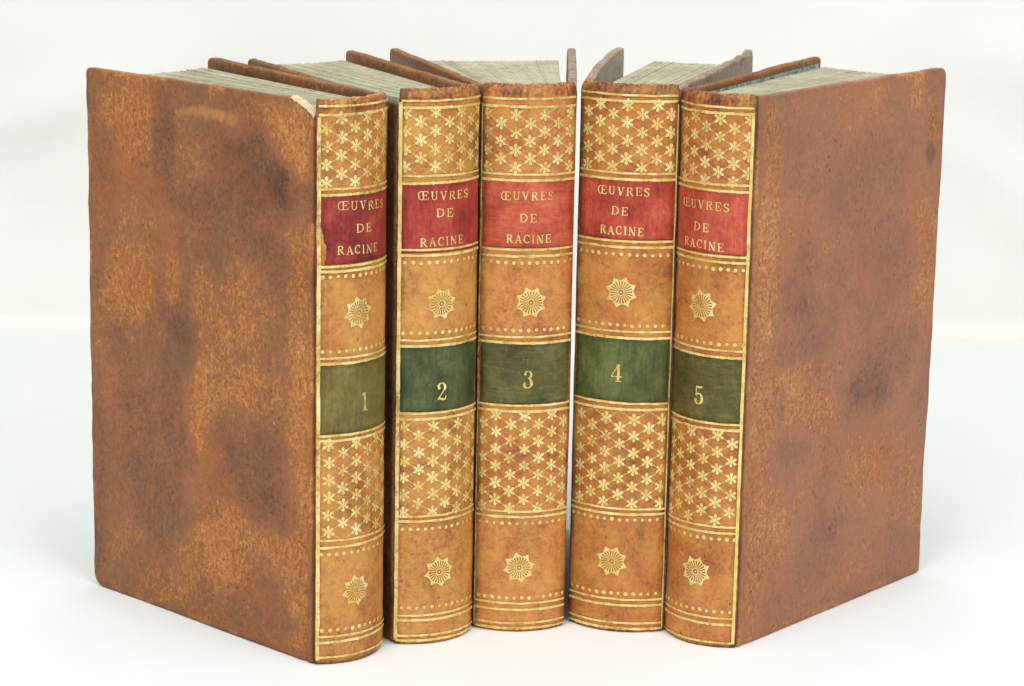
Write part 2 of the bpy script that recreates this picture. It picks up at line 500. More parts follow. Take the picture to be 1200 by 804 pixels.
COVER_GREY = leather_cover('dusty_calf_edges',
    [(0.15, srgb(86, 70, 56)), (0.42, srgb(128, 108, 90)), (0.62, srgb(156, 136, 116)), (0.9, srgb(176, 158, 136))],
    [(0.1, srgb(104, 84, 66)), (0.42, srgb(150, 130, 110)), (0.65, srgb(178, 160, 138)), (0.95, srgb(200, 184, 162))], 11)
PASTE_GREY = paper('grey_endpaper', srgb(150, 136, 118), srgb(182, 170, 150), 3)
PASTE_BLUE = marbled('blue_marbled_endpaper')
PAGES = page_tops('page_edges')
TORN = paper('torn_board', srgb(200, 176, 140), srgb(226, 208, 176), 8, 500)

SPINE_STOPS = [
    [(0.08, srgb(104, 62, 32)), (0.3, srgb(158, 98, 46)), (0.52, srgb(192, 130, 66)), (0.74, srgb(208, 150, 80)), (0.95, srgb(230, 186, 116))],
    [(0.08, srgb(104, 64, 34)), (0.3, srgb(162, 104, 50)), (0.52, srgb(196, 138, 72)), (0.74, srgb(212, 156, 84)), (0.95, srgb(230, 186, 116))],
    [(0.08, srgb(106, 60, 34)), (0.3, srgb(164, 98, 50)), (0.52, srgb(196, 130, 70)), (0.74, srgb(212, 150, 84)), (0.95, srgb(232, 184, 118))],
    [(0.08, srgb(98, 56, 30)), (0.3, srgb(154, 92, 44)), (0.52, srgb(188, 120, 58)), (0.74, srgb(204, 140, 72)), (0.95, srgb(224, 174, 104))],
    [(0.08, srgb(98, 56, 32)), (0.3, srgb(156, 92, 46)), (0.52, srgb(190, 120, 62)), (0.74, srgb(206, 142, 76)), (0.95, srgb(224, 174, 104))]]
RED = [(srgb(86, 26, 30), srgb(142, 44, 40), srgb(184, 80, 62)), (srgb(106, 34, 34), srgb(160, 54, 46), srgb(194, 90, 70)),
       (srgb(138, 52, 38), srgb(186, 82, 58), srgb(214, 122, 88)), (srgb(120, 38, 30), srgb(176, 66, 48), srgb(208, 108, 80)),
       (srgb(130, 46, 36), srgb(182, 76, 55), srgb(212, 116, 86))]
GREEN = [(srgb(76, 68, 30), srgb(110, 98, 46), srgb(142, 128, 72)), (srgb(40, 50, 28), srgb(70, 82, 44), srgb(108, 112, 68)),
         (srgb(56, 56, 28), srgb(90, 88, 45), srgb(128, 122, 76)), (srgb(48, 56, 24), srgb(80, 90, 41), srgb(118, 122, 70)),
         (srgb(54, 52, 22), srgb(90, 84, 37), srgb(128, 118, 64))]


class Spine:
    """round spine: u runs across the arc from its centre line, z up, off out of the leather (mm)"""

    def __init__(self, w, h, seed):
        self.w = w * MM
        self.h = h
        self.R = (self.w ** 2 / 4 + BULGE ** 2) / (2 * BULGE)
        self.U = self.R * math.asin(self.w / 2 / self.R) / MM
        self.seed = seed

    def p(self, u, z, off=0.0):
        s = self.seed
        d = 0.14 * fbm(u * 0.11, z * 0.06, s * 3.7, 3) + 0.05 * nz(u * 0.6, z * 0.6, s)
        # head and tail are knocked inwards a little, most at the corners
        e = abs(u) / self.U
        top = max(0.0, (z - (self.h - 2.2)) / 2.2)
        bot = max(0.0, (2.0 - z) / 2.0)
        d -= 0.7 * top * top + 0.5 * bot * bot * (0.4 + e)
        r = self.R + (d + off) * MM
        a = u * MM / self.R
        return (r * math.sin(a), -(r * math.cos(a) - (self.R - BULGE)), z * MM)


def ribbon(sp, pts, width, off, verts, faces, wob=0.0, seed=0.0):
    """strip of gold along a polyline in (u, z); width is a number or one value per point"""
    base = len(verts)
    n = len(pts)
    for i, (u, z) in enumerate(pts):
        a = pts[max(i - 1, 0)]
        b = pts[min(i + 1, n - 1)]
        du, dz = b[0] - a[0], b[1] - a[1]
        l = math.hypot(du, dz) or 1.0
        w = (width[i] if isinstance(width, (list, tuple)) else width) * 0.5
        if wob:
            w *= 1.0 + wob * nz(u * 1.3, z * 1.3, seed)
        nx, ny = -dz / l * w, du / l * w
        verts.append(sp.p(u + nx, z + ny, off))
        verts.append(sp.p(u - nx, z - ny, off))
    for i in range(n - 1):
        k = base + 2 * i
        faces.append((k, k + 2, k + 3, k + 1))


def fan(sp, cu, cz, ring, off, verts, faces):
    b = len(verts)
    verts.append(sp.p(cu, cz, off))
    for (u, z) in ring:
        verts.append(sp.p(u, z, off))
    n = len(ring)
    for i in range(n):
        faces.append((b, b + 1 + i, b + 1 + (i + 1) % n))


def petal(sp, cu, cz, ang, r0, r1, wid, off, verts, faces, lim=(-99, 99)):
    c, s = math.cos(ang), math.sin(ang)
    ring = []
    for t, w in ((0, 0.25), (0.3, 0.5), (0.62, 1.0), (0.84, 0.7), (1.0, 0.0), (0.84, -0.7), (0.62, -1.0), (0.3, -0.5), (0, -0.25)):
        r = r0 + (r1 - r0) * t
        ring.append((min(lim[1], max(lim[0], cu + c * r - s * w * wid)), cz + s * r + c * w * wid))
    fan(sp, min(lim[1], max(lim[0], cu + c * (r0 + r1) / 2)), cz + s * (r0 + r1) / 2, ring, off, verts, faces)


# ---- hand drawn roman capitals and old figures, cap height 1: strokes are (points, widths)
TK, TN = 0.16, 0.08


def ln(x0, y0, x1, y1, w):
    return ([(x0 + (x1 - x0) * t / 4, y0 + (y1 - y0) * t / 4) for t in range(5)], [w] * 5)


def arc(cx, cy, rx, ry, a0, a1, tk=TK, tn=TN, n=18):
    p, w = [], []
    for i in range(n + 1):
        a = math.radians(a0 + (a1 - a0) * i / n)
        p.append((cx + rx * math.cos(a), cy + ry * math.sin(a)))
        w.append(tn + (tk - tn) * abs(math.cos(a)) ** 1.4)
    return (p, w)


def serif(x, y, half=0.15):
    return ln(x - half, y, x + half, y, TN)


GL = {
    'OE': (1.12, [arc(0.36, 0.5, 0.30, 0.47, 75, 285), ln(0.56, 0.02, 0.56, 0.98, TK), ln(0.36, 0.97, 1.04, 0.97, TN), ln(0.56, 0.51, 0.88, 0.51, TN),
                  ln(0.36, 0.03, 1.06, 0.03, TN), ln(1.03, 0.97, 1.03, 0.76, TN), ln(1.05, 0.03, 1.05, 0.26, TN), ln(0.86, 0.4, 0.86, 0.62, TN)]),
    'U': (0.86, [ln(0.2, 1, 0.2, 0.34, TK), arc(0.43, 0.34, 0.23, 0.3, 180, 360, 0.12, TN), ln(0.66, 0.34, 0.66, 1, TN), serif(0.2, 0.97), serif(0.66, 0.97)]),
    'V': (0.84, [ln(0.17, 1, 0.43, 0, TK), ln(0.43, 0.02, 0.68, 1, TN), serif(0.16, 0.97), serif(0.68, 0.97)]),
    'R': (0.86, [ln(0.2, 0, 0.2, 1, TK), arc(0.36, 0.75, 0.28, 0.22, 90, -90), ln(0.2, 0.97, 0.38, 0.97, TN), ln(0.2, 0.52, 0.38, 0.52, TN), ln(0.42, 0.5, 0.72, 0.03, TK), serif(0.2, 0.03), serif(0.78, 0.03, 0.08)]),
    'E': (0.76, [ln(0.2, 0, 0.2, 1, TK), ln(0.06, 0.97, 0.66, 0.97, TN), ln(0.2, 0.51, 0.5, 0.51, TN), ln(0.06, 0.03, 0.68, 0.03, TN), ln(0.65, 0.97, 0.65, 0.76, TN), ln(0.67, 0.03, 0.67, 0.26, TN), ln(0.49, 0.4, 0.49, 0.62, TN)]),
    'S': (0.66, [arc(0.34, 0.74, 0.22, 0.23, 35, 255, 0.15), arc(0.33, 0.27, 0.23, 0.24, 78, -145, 0.16), ln(0.13, 0.66, 0.53, 0.36, TK), ln(0.54, 0.98, 0.54, 0.72, TN), ln(0.1, 0.02, 0.1, 0.28, TN)]),
    'D': (0.90, [ln(0.2, 0, 0.2, 1, TK), arc(0.36, 0.5, 0.42, 0.47, 90, -90), ln(0.06, 0.97, 0.38, 0.97, TN), ln(0.06, 0.03, 0.38, 0.03, TN)]),
    'A': (0.86, [ln(0.13, 0, 0.42, 1, TN), ln(0.42, 0.99, 0.70, 0, TK), ln(0.24, 0.34, 0.6, 0.34, TN), serif(0.13, 0.03, 0.12), serif(0.71, 0.03)]),
    'C': (0.78, [arc(0.42, 0.5, 0.32, 0.47, 50, 310), ln(0.66, 0.98, 0.66, 0.68, TN), ln(0.66, 0.2, 0.66, 0.06, TN)]),
    'I': (0.44, [ln(0.22, 0, 0.22, 1, TK), serif(0.22, 0.97), serif(0.22, 0.03)]),
    'N': (0.92, [ln(0.18, 0, 0.18, 1, TN), ln(0.16, 1, 0.72, 0.0, TK), ln(0.74, 0, 0.74, 1, TN), serif(0.16, 0.97, 0.1), serif(0.18, 0.03, 0.13), serif(0.74, 0.97, 0.13)]),
    '1': (0.5, [ln(0.25, 0, 0.25, 1, 0.17), ln(0.25, 0.98, 0.06, 0.86, 0.06), ln(0.04, 0.025, 0.46, 0.025, 0.05), ln(0.08, 0.96, 0.26, 0.96, 0.05)]),
    '2': (0.62, [arc(0.3, 0.73, 0.2, 0.25, 170, -30, 0.15, 0.06), ln(0.475, 0.61, 0.09, 0.1, 0.07), ([(0.07, 0.07), (0.2, 0.12), (0.36, 0.06), (0.52, 0.07), (0.56, 0.26)], [0.08, 0.11, 0.13, 0.1, 0.04]), arc(0.15, 0.71, 0.035, 0.04, 0, 360, 0.09, 0.09)]),
    '3': (0.6, [arc(0.28, 0.76, 0.17, 0.21, 150, -90, 0.13, 0.05), arc(0.27, 0.28, 0.22, 0.27, 90, -160, 0.17, 0.05), arc(0.14, 0.8, 0.03, 0.035, 0, 360, 0.08, 0.08), arc(0.1, 0.24, 0.035, 0.04, 0, 360, 0.09, 0.09)]),
    '4': (0.66, [ln(0.42, 1.0, 0.04, 0.3, 0.055), ln(0.03, 0.29, 0.63, 0.29, 0.06), ln(0.42, 0.99, 0.42, 0.02, 0.14), ln(0.26, 0.025, 0.58, 0.025, 0.05)]),
    '5': (0.6, [ln(0.13, 0.98, 0.13, 0.5, 0.055), ([(0.11, 0.97), (0.25, 0.93), (0.4, 0.93), (0.52, 0.99)], [0.06, 0.11, 0.12, 0.04]), arc(0.28, 0.29, 0.22, 0.29, 140, -155, 0.16, 0.05), arc(0.1, 0.2, 0.035, 0.04, 0, 360, 0.09, 0.09)]),
}


def write(sp, glyphs, u0, u1, z0, z1, height, off, verts, faces, rng=None, jitter=0.0):
    """set glyphs between u0 and u1, mid heights z0 to z1"""
    adv = [GL[g][0] for g in glyphs]
    gap = 0.16
    total = sum(adv) + gap * (len(glyphs) - 1)
    sx = (u1 - u0) / total
    x = 0.0
    k = 0
    for g, a in zip(glyphs, adv):
        f = (x + a / 2) / total
        dz = rng.uniform(-jitter, jitter) if rng else 0.0
        tilt = rng.uniform(-0.05, 0.05) if rng and jitter else 0.0
        zc = z0 + (z1 - z0) * f + dz
        for pts, ws in GL[g][1]:
            q = [(u0 + (x + px) * sx + tilt * (py - 0.5) * height, zc + (py - 0.5) * height) for px, py in pts]
            ribbon(sp, q, [w * height for w in ws], off + 0.004 * (k % 11), verts, faces)
            k += 1
        x += a + gap


def make_board(book, root, side, cfg, mat, paste, stains=None, notch=False, warp=0.0, corner=(2.0, 2.0), fine=False, name='board'):
    """one leather covered board; s from the joint to the fore-edge, z up"""
    ns, nzv = (90, 130) if fine else (40, 60)
    sp_w = cfg['w'] * MM
    a = cfg['al'] if side < 0 else cfg['ar']
    ca, sa = math.cos(a), math.sin(a)
    s0, s1 = 1.3 * MM, DEPTH
    hh = cfg['h'] * MM
    seed = cfg['seed'] * 5.1 + side
    bi_ = book
    rt_, rb_ = corner[0] * MM, corner[1] * MM

    def shape(fs, fz):
        s = s0 + (s1 - s0) * fs
        ztop = hh
        if notch and s < 11 * MM:
            t = 1 - s / (11 * MM)
            ztop -= (4.6 * t ** 1.3 + 0.35 * nz(s * 1500, 3.0)) * MM
        ztop += (0.5 if mat is COVER_GREY else 0.22) * MM * fbm(s / MM * 0.09, seed, 1.0, 4) - 0.35 * MM + 0.22 * MM * min(0.0, nz(s / MM * 0.55, seed, 4.0) + 0.1) * 2.2
        if side > 0 and cfg['seed'] == 4:
            ztop += 1.7 * MM * math.exp(-((s / MM - 105.2) / 0.9) ** 2)
        if side < 0 and cfg['seed'] == 2:
            ztop -= (1.0 + 2.4 * (1 - s / s1)) * MM
        zbot = 0.0 if s > 6 * MM else 0.5 * MM * (1 - s / (6 * MM)) ** 2
        z = zbot + (ztop - zbot) * fz
        # rounded, bumped fore-edge corners
        for zc, r, sg in ((ztop, rt_, 1), (zbot, rb_, -1)):
            cz = zc - sg * r
            cs = s1 - r
            if (z - cz) * sg > 0 and s > cs:
                dx, dz = s - cs, z - cz
                m = max(abs(dx), abs(dz))
                d = math.hypot(dx, dz)
                if d > 1e-9:
                    s, z = cs + dx * m / d, cz + dz * m / d
        if fs > 0.98:
            s += 0.55 * MM * fbm(z / MM * 0.09, seed, 5.0, 5) * (fs - 0.98) / 0.02
        return s, z

    def ease(f, n):
        # rows bunched at the rims so that the edges roll over
        return f

    us = [0.0, 0.003, 0.008, 0.016] + [0.026 + (0.974 - 0.026) * i / (ns - 8) for i in range(ns - 7)] + [0.984, 0.992, 0.997, 1.0]
    vsn = [0.0, 0.0018, 0.005, 0.010] + [0.016 + (0.984 - 0.016) * i / (nzv - 8) for i in range(nzv - 7)] + [0.990, 0.995, 0.9982, 1.0]
    verts, faces, st, scp = [], [], [], []
    nu, nv = len(us), len(vsn)
    for face in (0, 1):
        for j, fz in enumerate(vsn):
            for i, fs in enumerate(us):
                s, z = shape(fs, fz)
                # distance to rim (mm) rolls the edge
                d = min((s - s0) / MM * 1.0, (s1 - s) / MM, z / MM, (hh - z) / MM)
                ed = min(fs * 106, (1 - fs) * 106, fz * 170, (1 - fz) * 170)
                roll = 0.6
                k = 0.0 if ed >= roll else roll - math.sqrt(max(0.0, roll * roll - (roll - ed) ** 2))
                n = k * MM
                if face == 0:
                    n += -0.10 * MM * fbm(s / MM * 0.05, z / MM * 0.04, seed, 4)
                    # shallow crease beside the joint
                    n += 0.55 * MM * math.exp(-((s / MM - 4.4) / 0.9) ** 2)
                    depth = n
                else:
                    depth = TH - n
                wv = warp * (s / s1) ** 3 * MM + 0.35 * MM * nz(s / MM * 0.02, z / MM * 0.02, seed)
                # position: outer line of the board, then inwards by depth
                x = side * sp_w / 2 + s * sa
                y = s * ca
                inx, iny = -side * ca, side * sa
                verts.append((x + inx * (depth + wv), y + iny * (depth + wv), z))
                sm, zm = s / MM, z / MM
                scr_ = 0.0
                v = 0.25 * fbm(sm * 0.035, zm * 0.03, seed + 3, 3)
                if stains:
                    wx = 5.0 * fbm(sm * 0.06, zm * 0.05, seed + 9, 4)
                    wy = 6.0 * fbm(sm * 0.05, zm * 0.05, seed + 17, 4)
                    for (cs, cz, rs, rz, amp) in stains:
                        q = ((sm + wx * min(1, rs / 8) - cs) / rs) ** 2 + ((zm + wy * min(1, rz / 8) - cz) / rz) ** 2
                        if amp > 1.2:
                            scr_ += math.exp(-q)
                        elif q < 4:
                            v += amp * math.exp(-q * q * 0.7)
                # edges rubbed or darkened by handling
                if ed < 2.5:
                    v += (0.75 if nz(sm * 0.05, zm * 0.05, seed + 30) > (0.1 if stains else -0.35) else -0.45) * (1 - ed / 2.5)
                st.append(v * (1.35 if bi_ == 0 else 1.7) if stains else v)
                scp.append(scr_)
    F = nu * nv
    for j in range(nv - 1):
        for i in range(nu - 1):
            k = j * nu + i
            q = (k, k + 1, k + nu + 1, k + nu)
            r = tuple(F + t for t in q)
            if side < 0:
                faces.append(tuple(reversed(q)))
                faces.append(r)
            else:
                faces.append(q)
                faces.append(tuple(reversed(r)))
    rim = [i for i in range(nu)] + [j * nu + nu - 1 for j in range(1, nv)] + [(nv - 1) * nu + i for i in range(nu - 2, -1, -1)] + [j * nu for j in range(nv - 2, 0, -1)]
    for a_, b_ in zip(rim, rim[1:] + rim[:1]):
        q = (a_, b_, F + b_, F + a_)
        faces.append(q if side < 0 else tuple(reversed(q)))
    ob = build(name, verts, faces, mat, root, True, st, scp)
    if notch:
        tv, tf = [], []
        for j in range(7):
            for i in range(19):
                s = (1.0 + 10.5 * i / 18) * MM
                t = max(0.0, 1 - s / (11 * MM))
                z = hh - (4.6 * t ** 1.3 + 0.35 * nz(s * 1500, 3.0)) * MM + (0.25 + 0.5 * nz(i * 0.7, j * 0.6, 2.0)) * MM
                d = (-0.15 + 3.0 * j / 6) * MM
                z -= (0.9 * MM if j == 0 else 0) + (0.6 * MM if j == 6 else 0) + (0.8 * MM if i in (0, 18) else 0)
                tv.append((side * sp_w / 2 + s * sa - side * ca * d, s * ca + side * sa * d, z))
        for j in range(6):
            for i in range(18):
                k = j * 19 + i
                tf.append((k, k + 1, k + 20, k + 19))
        build('torn_edge', tv, tf, TORN, ob)
    # endpaper pasted on the inside
    pv, pf = [], []
    tin = 2.4 if paste is PASTE_BLUE else (1.0 if mat is COVER_GREY else 5.0)
    n1, n2 = 24, 8
    for j in range(n2 + 1):
        for i in range(n1 + 1):
            s = (3.0 + 102.0 * i / n1) * MM
            z = (2.0 + (cfg['h'] - 2.0 - tin - (3.5 if notch and i < 4 else 0)) * j / n2) * MM
            wv = warp * (s / s1) ** 3 * MM + 0.35 * MM * nz(s / MM * 0.02, z / MM * 0.02, seed)
            d = TH + 0.12 * MM + wv
            pv.append((side * sp_w / 2 + s * sa - side * ca * d, s * ca + side * sa * d, z))
    for j in range(n2):
        for i in range(n1):
            k = j * (n1 + 1) + i
            pf.append((k, k + 1, k + n1 + 2, k + n1 + 1))
    build('endpaper', pv, pf, paste, ob)
    return ob


def make_pages(root, cfg, rng):
    w = cfg['w'] * MM
    n = 120
    verts, faces = [], []
    R = (w ** 2 / 4 + BULGE ** 2) / (2 * BULGE)
    gap = 0.5 * MM
    xl, xr = -w / 2 + TH + gap, w / 2 - TH - gap
    L = 103.5 * MM
    bl = xl + math.sin(cfg['tl']) * L
    br = xr + math.sin(cfg['tr']) * L
    segs = 5
    for i in range(n):
        q0, q1 = i / n, (i + (0.9 if (i * 7 + cfg['seed']) % 19 == 0 else 1.0)) / n
        dz = rng.uniform(-0.04, 0.04) * MM + 0.2 * MM * nz(i * 0.23, cfg['seed'] * 2.0)
        if rng.random() < 0.05:
            dz += rng.uniform(0.1, 0.3) * MM
        dl = rng.uniform(-0.6, 0.3) * MM
        b = len(verts)
        for k in range(segs + 1):
            t = k / segs
            for q in (q0, q1):
                xf = xl + (xr - xl) * q
                xb = bl + (br - bl) * q
                yf = -(math.sqrt(R * R - xf * xf) - (R - BULGE)) + 2.0 * MM
                yb = L + dl - 2.5 * MM * (1 - (2 * q - 1) ** 2)
                tt = t
                # leaves leave the rounded back and fan out towards the fore-edge
                x = xf + (xb - xf) * (tt ** 1.15)
                y = yf + (yb - yf) * tt
                zt = cfg['h'] * MM - 2.7 * MM - (1.6 if cfg['seed'] in (3, 4) else 0.7) * MM * tt + dz + 0.12 * MM * nz(y * 60, i * 0.3)
                verts.append((x, y, 2.6 * MM))
                verts.append((x, y, zt))
        for k in range(segs):
            p = b + 4 * k
            faces += [(p + 1, p + 3, p + 7, p + 5), (p, p + 4, p + 6, p + 2), (p, p + 1, p + 5, p + 4), (p + 2, p + 6, p + 7, p + 3)]
        e = b + 4 * segs
        faces += [(b, b + 2, b + 3, b + 1), (e, e + 1, e + 3, e + 2)]
    # the sewn core that the leaves close against
    ob = build('page_block', verts, faces, PAGES, root, False)
    ob['kind'] = 'stuff'
    return ob


def panel(sp, u0, u1, z0, z1, off, chip=None):
    """thin leather onlay on the round spine with turned down rims"""
    nu, nv = 40, 64
    verts, faces, st = [], [], []
    for j in range(nv + 1):
        for i in range(nu + 1):
            z = z0 + (z1 - z0) * j / nv
            l = u0 + (chip(z) if chip else 0.0) + 0.12 * nz(z * 0.8, 1.0, sp.seed)
            r = u1 + 0.12 * nz(z * 0.8, 4.0, sp.seed)
            u = l + (r - l) * i / nu
            z += 0.10 * nz(u * 0.7, z0, sp.seed) * (1 if j in (0, nv) else 0)
            edge = i in (0, nu) or j in (0, nv)
            verts.append(sp.p(u, z, 0.02 if edge else off))
            e = min(min(i, nu - i) / nu, min(j, nv - j) / nv)
            st.append(0.5 * fbm(u * 0.15, z * 0.1, sp.seed * 2.1, 3) - (0.5 * max(0, 1 - e / 0.08)))  # rims painted darker, standing in for the shadow of lifted label edges
    for j in range(nv):
        for i in range(nu):
            k = j * (nu + 1) + i
            faces.append((k, k + 1, k + nu + 2, k + nu + 1))
    return verts, faces, st


def lattice(sp, u0, u1, z0, z1, hu, hz, pu, pz, off, rng, fade):
    """diagonal lines with a small flower stamped on every crossing"""
    verts, faces = [], []

    def inside(u, z):
        return u0 <= u <= u1 and z0 <= z <= z1

    ni = int((u1 - u0) / hu) + 4
    nj = int((z1 - z0) / hz) + 4
    for j in range(-3, nj):
        for i in range(-3, ni):
            if (i + j) % 2:
                continue
            cu = u0 + pu + i * hu + rng.uniform(-0.14, 0.14)
            cz = z0 + pz + j * hz + rng.uniform(-0.12, 0.12)
            # line up-right and up-left to the next crossings
            for sx in (1, -1):
                pts = []
                for t in range(9):
                    q = (cu + sx * hu * t / 8, cz + hz * t / 8)
                    if inside(*q):
                        pts.append(q)
                if len(pts) > 2:
                    ribbon(sp, pts, 0.16, off + (0.006 if sx > 0 else 0.012), verts, faces, 0.5, sp.seed)
            if not (u0 - 0.2 < cu < u1 + 0.2 and z0 + 0.3 < cz < z1 - 0.2):
                continue
            rot = rng.uniform(-0.12, 0.12)
            sc = rng.uniform(1.02, 1.2)
            diag = math.atan2(hz, hu)
            for k, (an, ln_, wd) in enumerate(((math.pi / 2, 1.8, 0.48), (-math.pi / 2, 1.75, 0.48), (diag, 1.8, 0.42), (math.pi - diag, 1.8, 0.42), (math.pi + diag, 1.8, 0.42), (-diag, 1.8, 0.42), (0.0, 0.9, 0.24), (math.pi, 0.9, 0.24))):
                petal(sp, cu, cz, an + rot, 0.15, ln_ * sc, wd * sc * 1.05, off + 0.02 + 0.004 * k, verts, faces, (u0 - 0.15, u1 + 0.15))
            ring = [(cu + 0.34 * math.cos(t), cz + 0.34 * math.sin(t)) for t in [k * math.pi / 5 for k in range(10)]]
            fan(sp, cu, cz, ring, off + 0.05, verts, faces)
    return verts, faces


def rosette(sp, cu, cz, rot, off, r=4.75):
    verts, faces = [], []
    n = 64
    # scalloped eight-pointed rim
    outer, inner = [], []
    for k in range(n):
        a = 2 * math.pi * k / n
        ph = (a * 8 / (2 * math.pi)) % 1.0
        tri = abs(ph - 0.5) * 2
        ro = r * (0.76 + 0.26 * tri ** 1.7)
        outer.append((cu + ro * math.cos(a + rot), cz + ro * math.sin(a + rot)))
        inner.append((cu + r * 0.70 * math.cos(a + rot), cz + r * 0.70 * math.sin(a + rot)))
    b = len(verts)
    for o_, i_ in zip(outer, inner):
        verts.append(sp.p(*o_, off))
        verts.append(sp.p(*i_, off))
    for k in range(n):
        p, q = b + 2 * k, b + 2 * ((k + 1) % n)
        faces.append((p, q, q + 1, p + 1))
    # gold rays with leather showing between
    m = 22
    for k in range(m):
        a = 2 * math.pi * k / m + rot
        c, s = math.cos(a), math.sin(a)
        pts = [(cu + c * r * t, cz + s * r * t) for t in (0.24, 0.38, 0.54, 0.71)]
        ribbon(sp, pts, [0.16, 0.26, 0.36, 0.46], off + 0.006, verts, faces)
    ring = [(cu + r * 0.2 * math.cos(2 * math.pi * k / 14), cz + r * 0.2 * math.sin(2 * math.pi * k / 14)) for k in range(15)]
    ribbon(sp, ring, 0.3, off + 0.012, verts, faces)
    fan(sp, cu, cz, [(cu + 0.3 * math.cos(t), cz + 0.3 * math.sin(t)) for t in [k * math.pi / 4 for k in range(8)]], off + 0.016, verts, faces)
    return verts, faces


LABELS = [
    'leather volume numbered 1 with dark mottled brown board facing the viewer',
    'leather volume numbered 2 with chestnut spine between volumes 1 and 3',
    'middle leather volume numbered 3 with red and olive spine labels',
    'leather volume numbered 4 with brightest green label and curled grey board',
    'leather volume numbered 5 at right with plain reddish brown board facing the viewer']

for bi, cfg in enumerate(BOOKS):
    rng = random.Random(40 + bi)
    root = bpy.data.objects.new('leather_book', None)
    COL.objects.link(root)
    root.empty_display_size = 0.02
    root.location = (cfg['x'], cfg['y'], 0.0)
    root.rotation_euler = (0, 0, math.radians(cfg['yaw']))
    root['label'] = LABELS[bi]
    root['category'] = 'book'
    root['group'] = 'five volumes of one leather bound set'
    sp = Spine(cfg['w'], cfg['h'], cfg['seed'])
    U = sp.U
    hz_ = cfg['h']
    leather = leather_spine('spine_calf_%d' % (bi + 1), SPINE_STOPS[bi], cfg['seed'])
    gold = gilt('gilt_%d' % (bi + 1), cfg['wear'], cfg['seed'])
    goldw = gilt('gilt_rubbed_%d' % (bi + 1), cfg['wear'] + 0.03, cfg['seed'] + 20)

    # --- spine leather shell
    nu, nv = 48, 120
    verts, faces, st = [], [], []
    top = hz_ + (0.6 if bi in (1, 2, 3) else 0.0)
    for lay in (0, 1):
        for j in range(nv + 1):
            for i in range(nu + 1):
                u = -U + 2 * U * i / nu
                tz = top + 0.35 * nz(u * 0.35, 2.0, cfg['seed']) + 0.25 * nz(u * 1.1, 5.0, cfg['seed'])
                z = 0.0 + tz * j / nv
                verts.append(sp.p(u, z, -1.3 * lay))
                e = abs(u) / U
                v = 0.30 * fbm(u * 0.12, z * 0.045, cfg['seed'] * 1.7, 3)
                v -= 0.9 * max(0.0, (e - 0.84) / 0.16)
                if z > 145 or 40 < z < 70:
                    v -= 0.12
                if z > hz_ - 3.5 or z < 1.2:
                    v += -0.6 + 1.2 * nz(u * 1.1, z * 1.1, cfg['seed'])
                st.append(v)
    F = (nu + 1) * (nv + 1)
    for j in range(nv):
        for i in range(nu):
            k = j * (nu + 1) + i
            q = (k, k + 1, k + nu + 2, k + nu + 1)
            faces.append(q)
            faces.append(tuple(F + t for t in reversed(q)))
    rim = list(range(nu + 1)) + [j * (nu + 1) + nu for j in range(1, nv + 1)] + [nv * (nu + 1) + i for i in range(nu - 1, -1, -1)] + [j * (nu + 1) for j in range(nv - 1, 0, -1)]
    for a_, b_ in zip(rim, rim[1:] + rim[:1]):
        faces.append((b_, a_, F + a_, F + b_))
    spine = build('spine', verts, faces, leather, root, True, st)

    # --- rolled head cap
    cv, cf, cs_ = [], [], []
    nseg, nr = 110, 10
    for i in range(nseg + 1):
        u = -U * 0.97 + 2 * U * 0.97 * i / nseg
        rad = 1.0 + 0.3 * nz(u * 0.5, 3.0, cfg['seed']) + 0.35 * nz(u * 1.9, 8.0, cfg['seed'])
        zc = top - 0.6 + 0.4 * nz(u * 0.3, 6.0, cfg['seed'])
        for k in range(nr):
            a = 2 * math.pi * k / nr
            cv.append(sp.p(u, min(zc, 400), -1.15 + 0.7 * 0 + rad * math.cos(a)))
            x_, y_, _z = cv[-1]
            cv[-1] = (x_, y_, (zc + rad * 0.9 * math.sin(a)) * MM)
            cs_.append((-0.75 if bi else 0.1) + 1.5 * nz(u * 1.3, k * 0.5, cfg['seed']))
    for i in range(nseg):
        for k in range(nr):
            p0 = i * nr + k
            p1 = i * nr + (k + 1) % nr
            cf.append((p0, p1, p1 + nr, p0 + nr))
    cf.append(tuple(range(nr)))
    cf.append(tuple(reversed(range(nseg * nr, nseg * nr + nr))))
    build('head_cap', cv, cf, leather, spine, True, cs_)

    # --- rules
    for ri, z in enumerate(RULES[bi]):
        verts, faces = [], []
        sl = rng.uniform(-0.25, 0.25)
        um = U * (0.97 if ri > 1 else 0.95)
        pts = [(-um + 2 * um * i / 48, z + sl * (-0.5 + i / 48) + 0.12 * nz(i * 0.15, ri * 3.0, cfg['seed'])) for i in range(49)]
        ribbon(sp, pts, 0.8 if ri % 2 else 0.66, 0.3, verts, faces, 0.55, ri * 2.0)
        build('gilt_rule', verts, faces, goldw if (ri < 2 and bi in (0,)) or ri >= len(RULES[bi]) - 2 else gold, spine)
    # --- rules that run up the joint edge
    for side, wid, on in ((-1, 1.1, bi in (0, 1, 2)), (1, 0.9, bi in (3, 4))):
        if not on:
            continue
        verts, faces = [], []
        uu = side * (U - (0.9 if bi in (0, 4) else 0.55))
        if bi == 2 or bi == 3:
            wid = 0.45
        zt = hz_ - (5 if bi != 1 else 3)
        pts = [(uu + 0.15 * nz(i * 0.13, 9.0, cfg['seed']), 1.5 + (zt - 1.5) * i / 110) for i in range(111)]
        ribbon(sp, pts, [wid * (1 + 0.22 * fbm(q[1] * 0.35, 2.0, cfg['seed'], 4)) for q in pts], 0.33, verts, faces)
        build('gilt_edge_rule', verts, faces, goldw if bi in (0, 2, 3) else gold, spine)
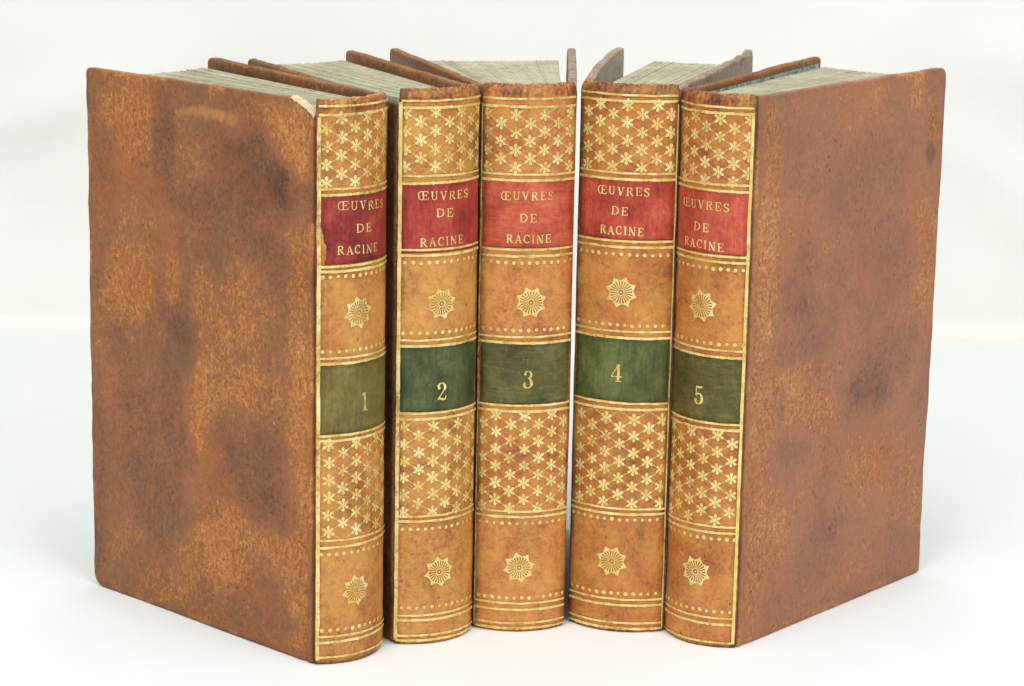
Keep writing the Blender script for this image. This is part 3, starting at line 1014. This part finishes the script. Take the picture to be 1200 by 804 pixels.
    # --- dot rows
    for di, z in enumerate(DOTS[bi]):
        verts, faces = [], []
        u = -U + 1.6 + rng.uniform(0, 0.8)
        while u < U - 1.2:
            r = rng.uniform(0.50, 0.66)
            cz = z + rng.uniform(-0.1, 0.1)
            fan(sp, u, cz, [(u + r * math.cos(t) * rng.uniform(0.9, 1.1), cz + r * math.sin(t)) for t in [k * math.pi / 6 for k in range(12)]], 0.22, verts, faces)
            u += 2.35 + rng.uniform(-0.15, 0.15)
        build('gilt_dot_row', verts, faces, gold, spine)
    # --- rosettes
    for (cu, cz) in ROSETTES[bi]:
        verts, faces = rosette(sp, cu, cz, rng.uniform(0.1, 0.5), 0.2, 4.9)
        build('gilt_rosette', verts, faces, gold, spine)
    # --- lattices
    R_ = RULES[bi]
    for (za, zb) in ((R_[2] + 0.4, R_[1] - 0.4), (R_[10] + 0.4, R_[9] - 0.4)):
        verts, faces = lattice(sp, -U + 1.6, U - 1.6, za, zb, 4.4, 2.66, rng.uniform(0, 4), rng.uniform(0.5, 2.5), 0.18, rng, 0)
        build('gilt_lattice', verts, faces, gold, spine)

    # --- title label
    chip = None
    if bi == 0:
        chip = lambda z: 0.3 + 1.5 * math.exp(-((z - 127.0) / 4.0) ** 2) + 0.55 * fbm(z * 0.35, 3.0, 0.0, 4) * (1 if z < 135 else 0.2) + 0.8 / (1 + math.exp((z - 125.5) * 1.5))
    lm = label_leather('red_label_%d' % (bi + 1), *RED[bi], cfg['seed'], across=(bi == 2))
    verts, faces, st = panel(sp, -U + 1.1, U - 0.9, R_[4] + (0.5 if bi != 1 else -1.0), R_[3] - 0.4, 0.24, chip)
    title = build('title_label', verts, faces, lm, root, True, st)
    for words, (u0, u1, z0, z1) in zip((['OE', 'U', 'V', 'R', 'E', 'S'], ['D', 'E'], ['R', 'A', 'C', 'I', 'N', 'E']), TITLE[bi]):
        verts, faces = [], []
        write(sp, words, u0, u1, z0, z1, 2.55, 0.31, verts, faces, rng, 0.12)
        build('lettering', verts, faces, gold, title)
    # --- number label
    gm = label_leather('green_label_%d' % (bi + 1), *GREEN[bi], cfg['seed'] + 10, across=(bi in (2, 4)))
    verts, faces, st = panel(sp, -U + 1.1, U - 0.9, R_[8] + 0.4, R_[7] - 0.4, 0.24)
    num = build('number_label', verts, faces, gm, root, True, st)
    verts, faces = [], []
    g = str(bi + 1)
    cu, cz = NUMERAL[bi]
    wdt = GL[g][0] * 5.6
    write(sp, [g], cu - wdt / 2, cu + wdt / 2, cz, cz, 5.5, 0.31, verts, faces)
    build('numeral', verts, faces, goldw if bi == 0 else gold, num)

    # --- boards and pages
    lmat = [COVER_FIRST, COVER_PLAIN, COVER_PLAIN, COVER_GREY, COVER_PLAIN][bi]
    rmat = [COVER_PLAIN, COVER_PLAIN, COVER_GREY, COVER_GREY, COVER_FIFTH][bi]
    make_board(bi, root, -1, cfg, lmat, PASTE_BLUE if bi == 4 else PASTE_GREY, STAINS_FIRST if bi == 0 else None, bi == 0,
               3.6 if bi == 3 else 0.0, (1.6, 5.0) if bi == 0 else (2.0, 2.0), bi == 0)
    make_board(bi, root, 1, cfg, rmat, PASTE_GREY, STAINS_FIFTH if bi == 4 else None, False,
               0.0, (2.4, 1.2) if bi == 4 else (2.0, 2.0), bi == 4)
    make_pages(root, cfg, rng)
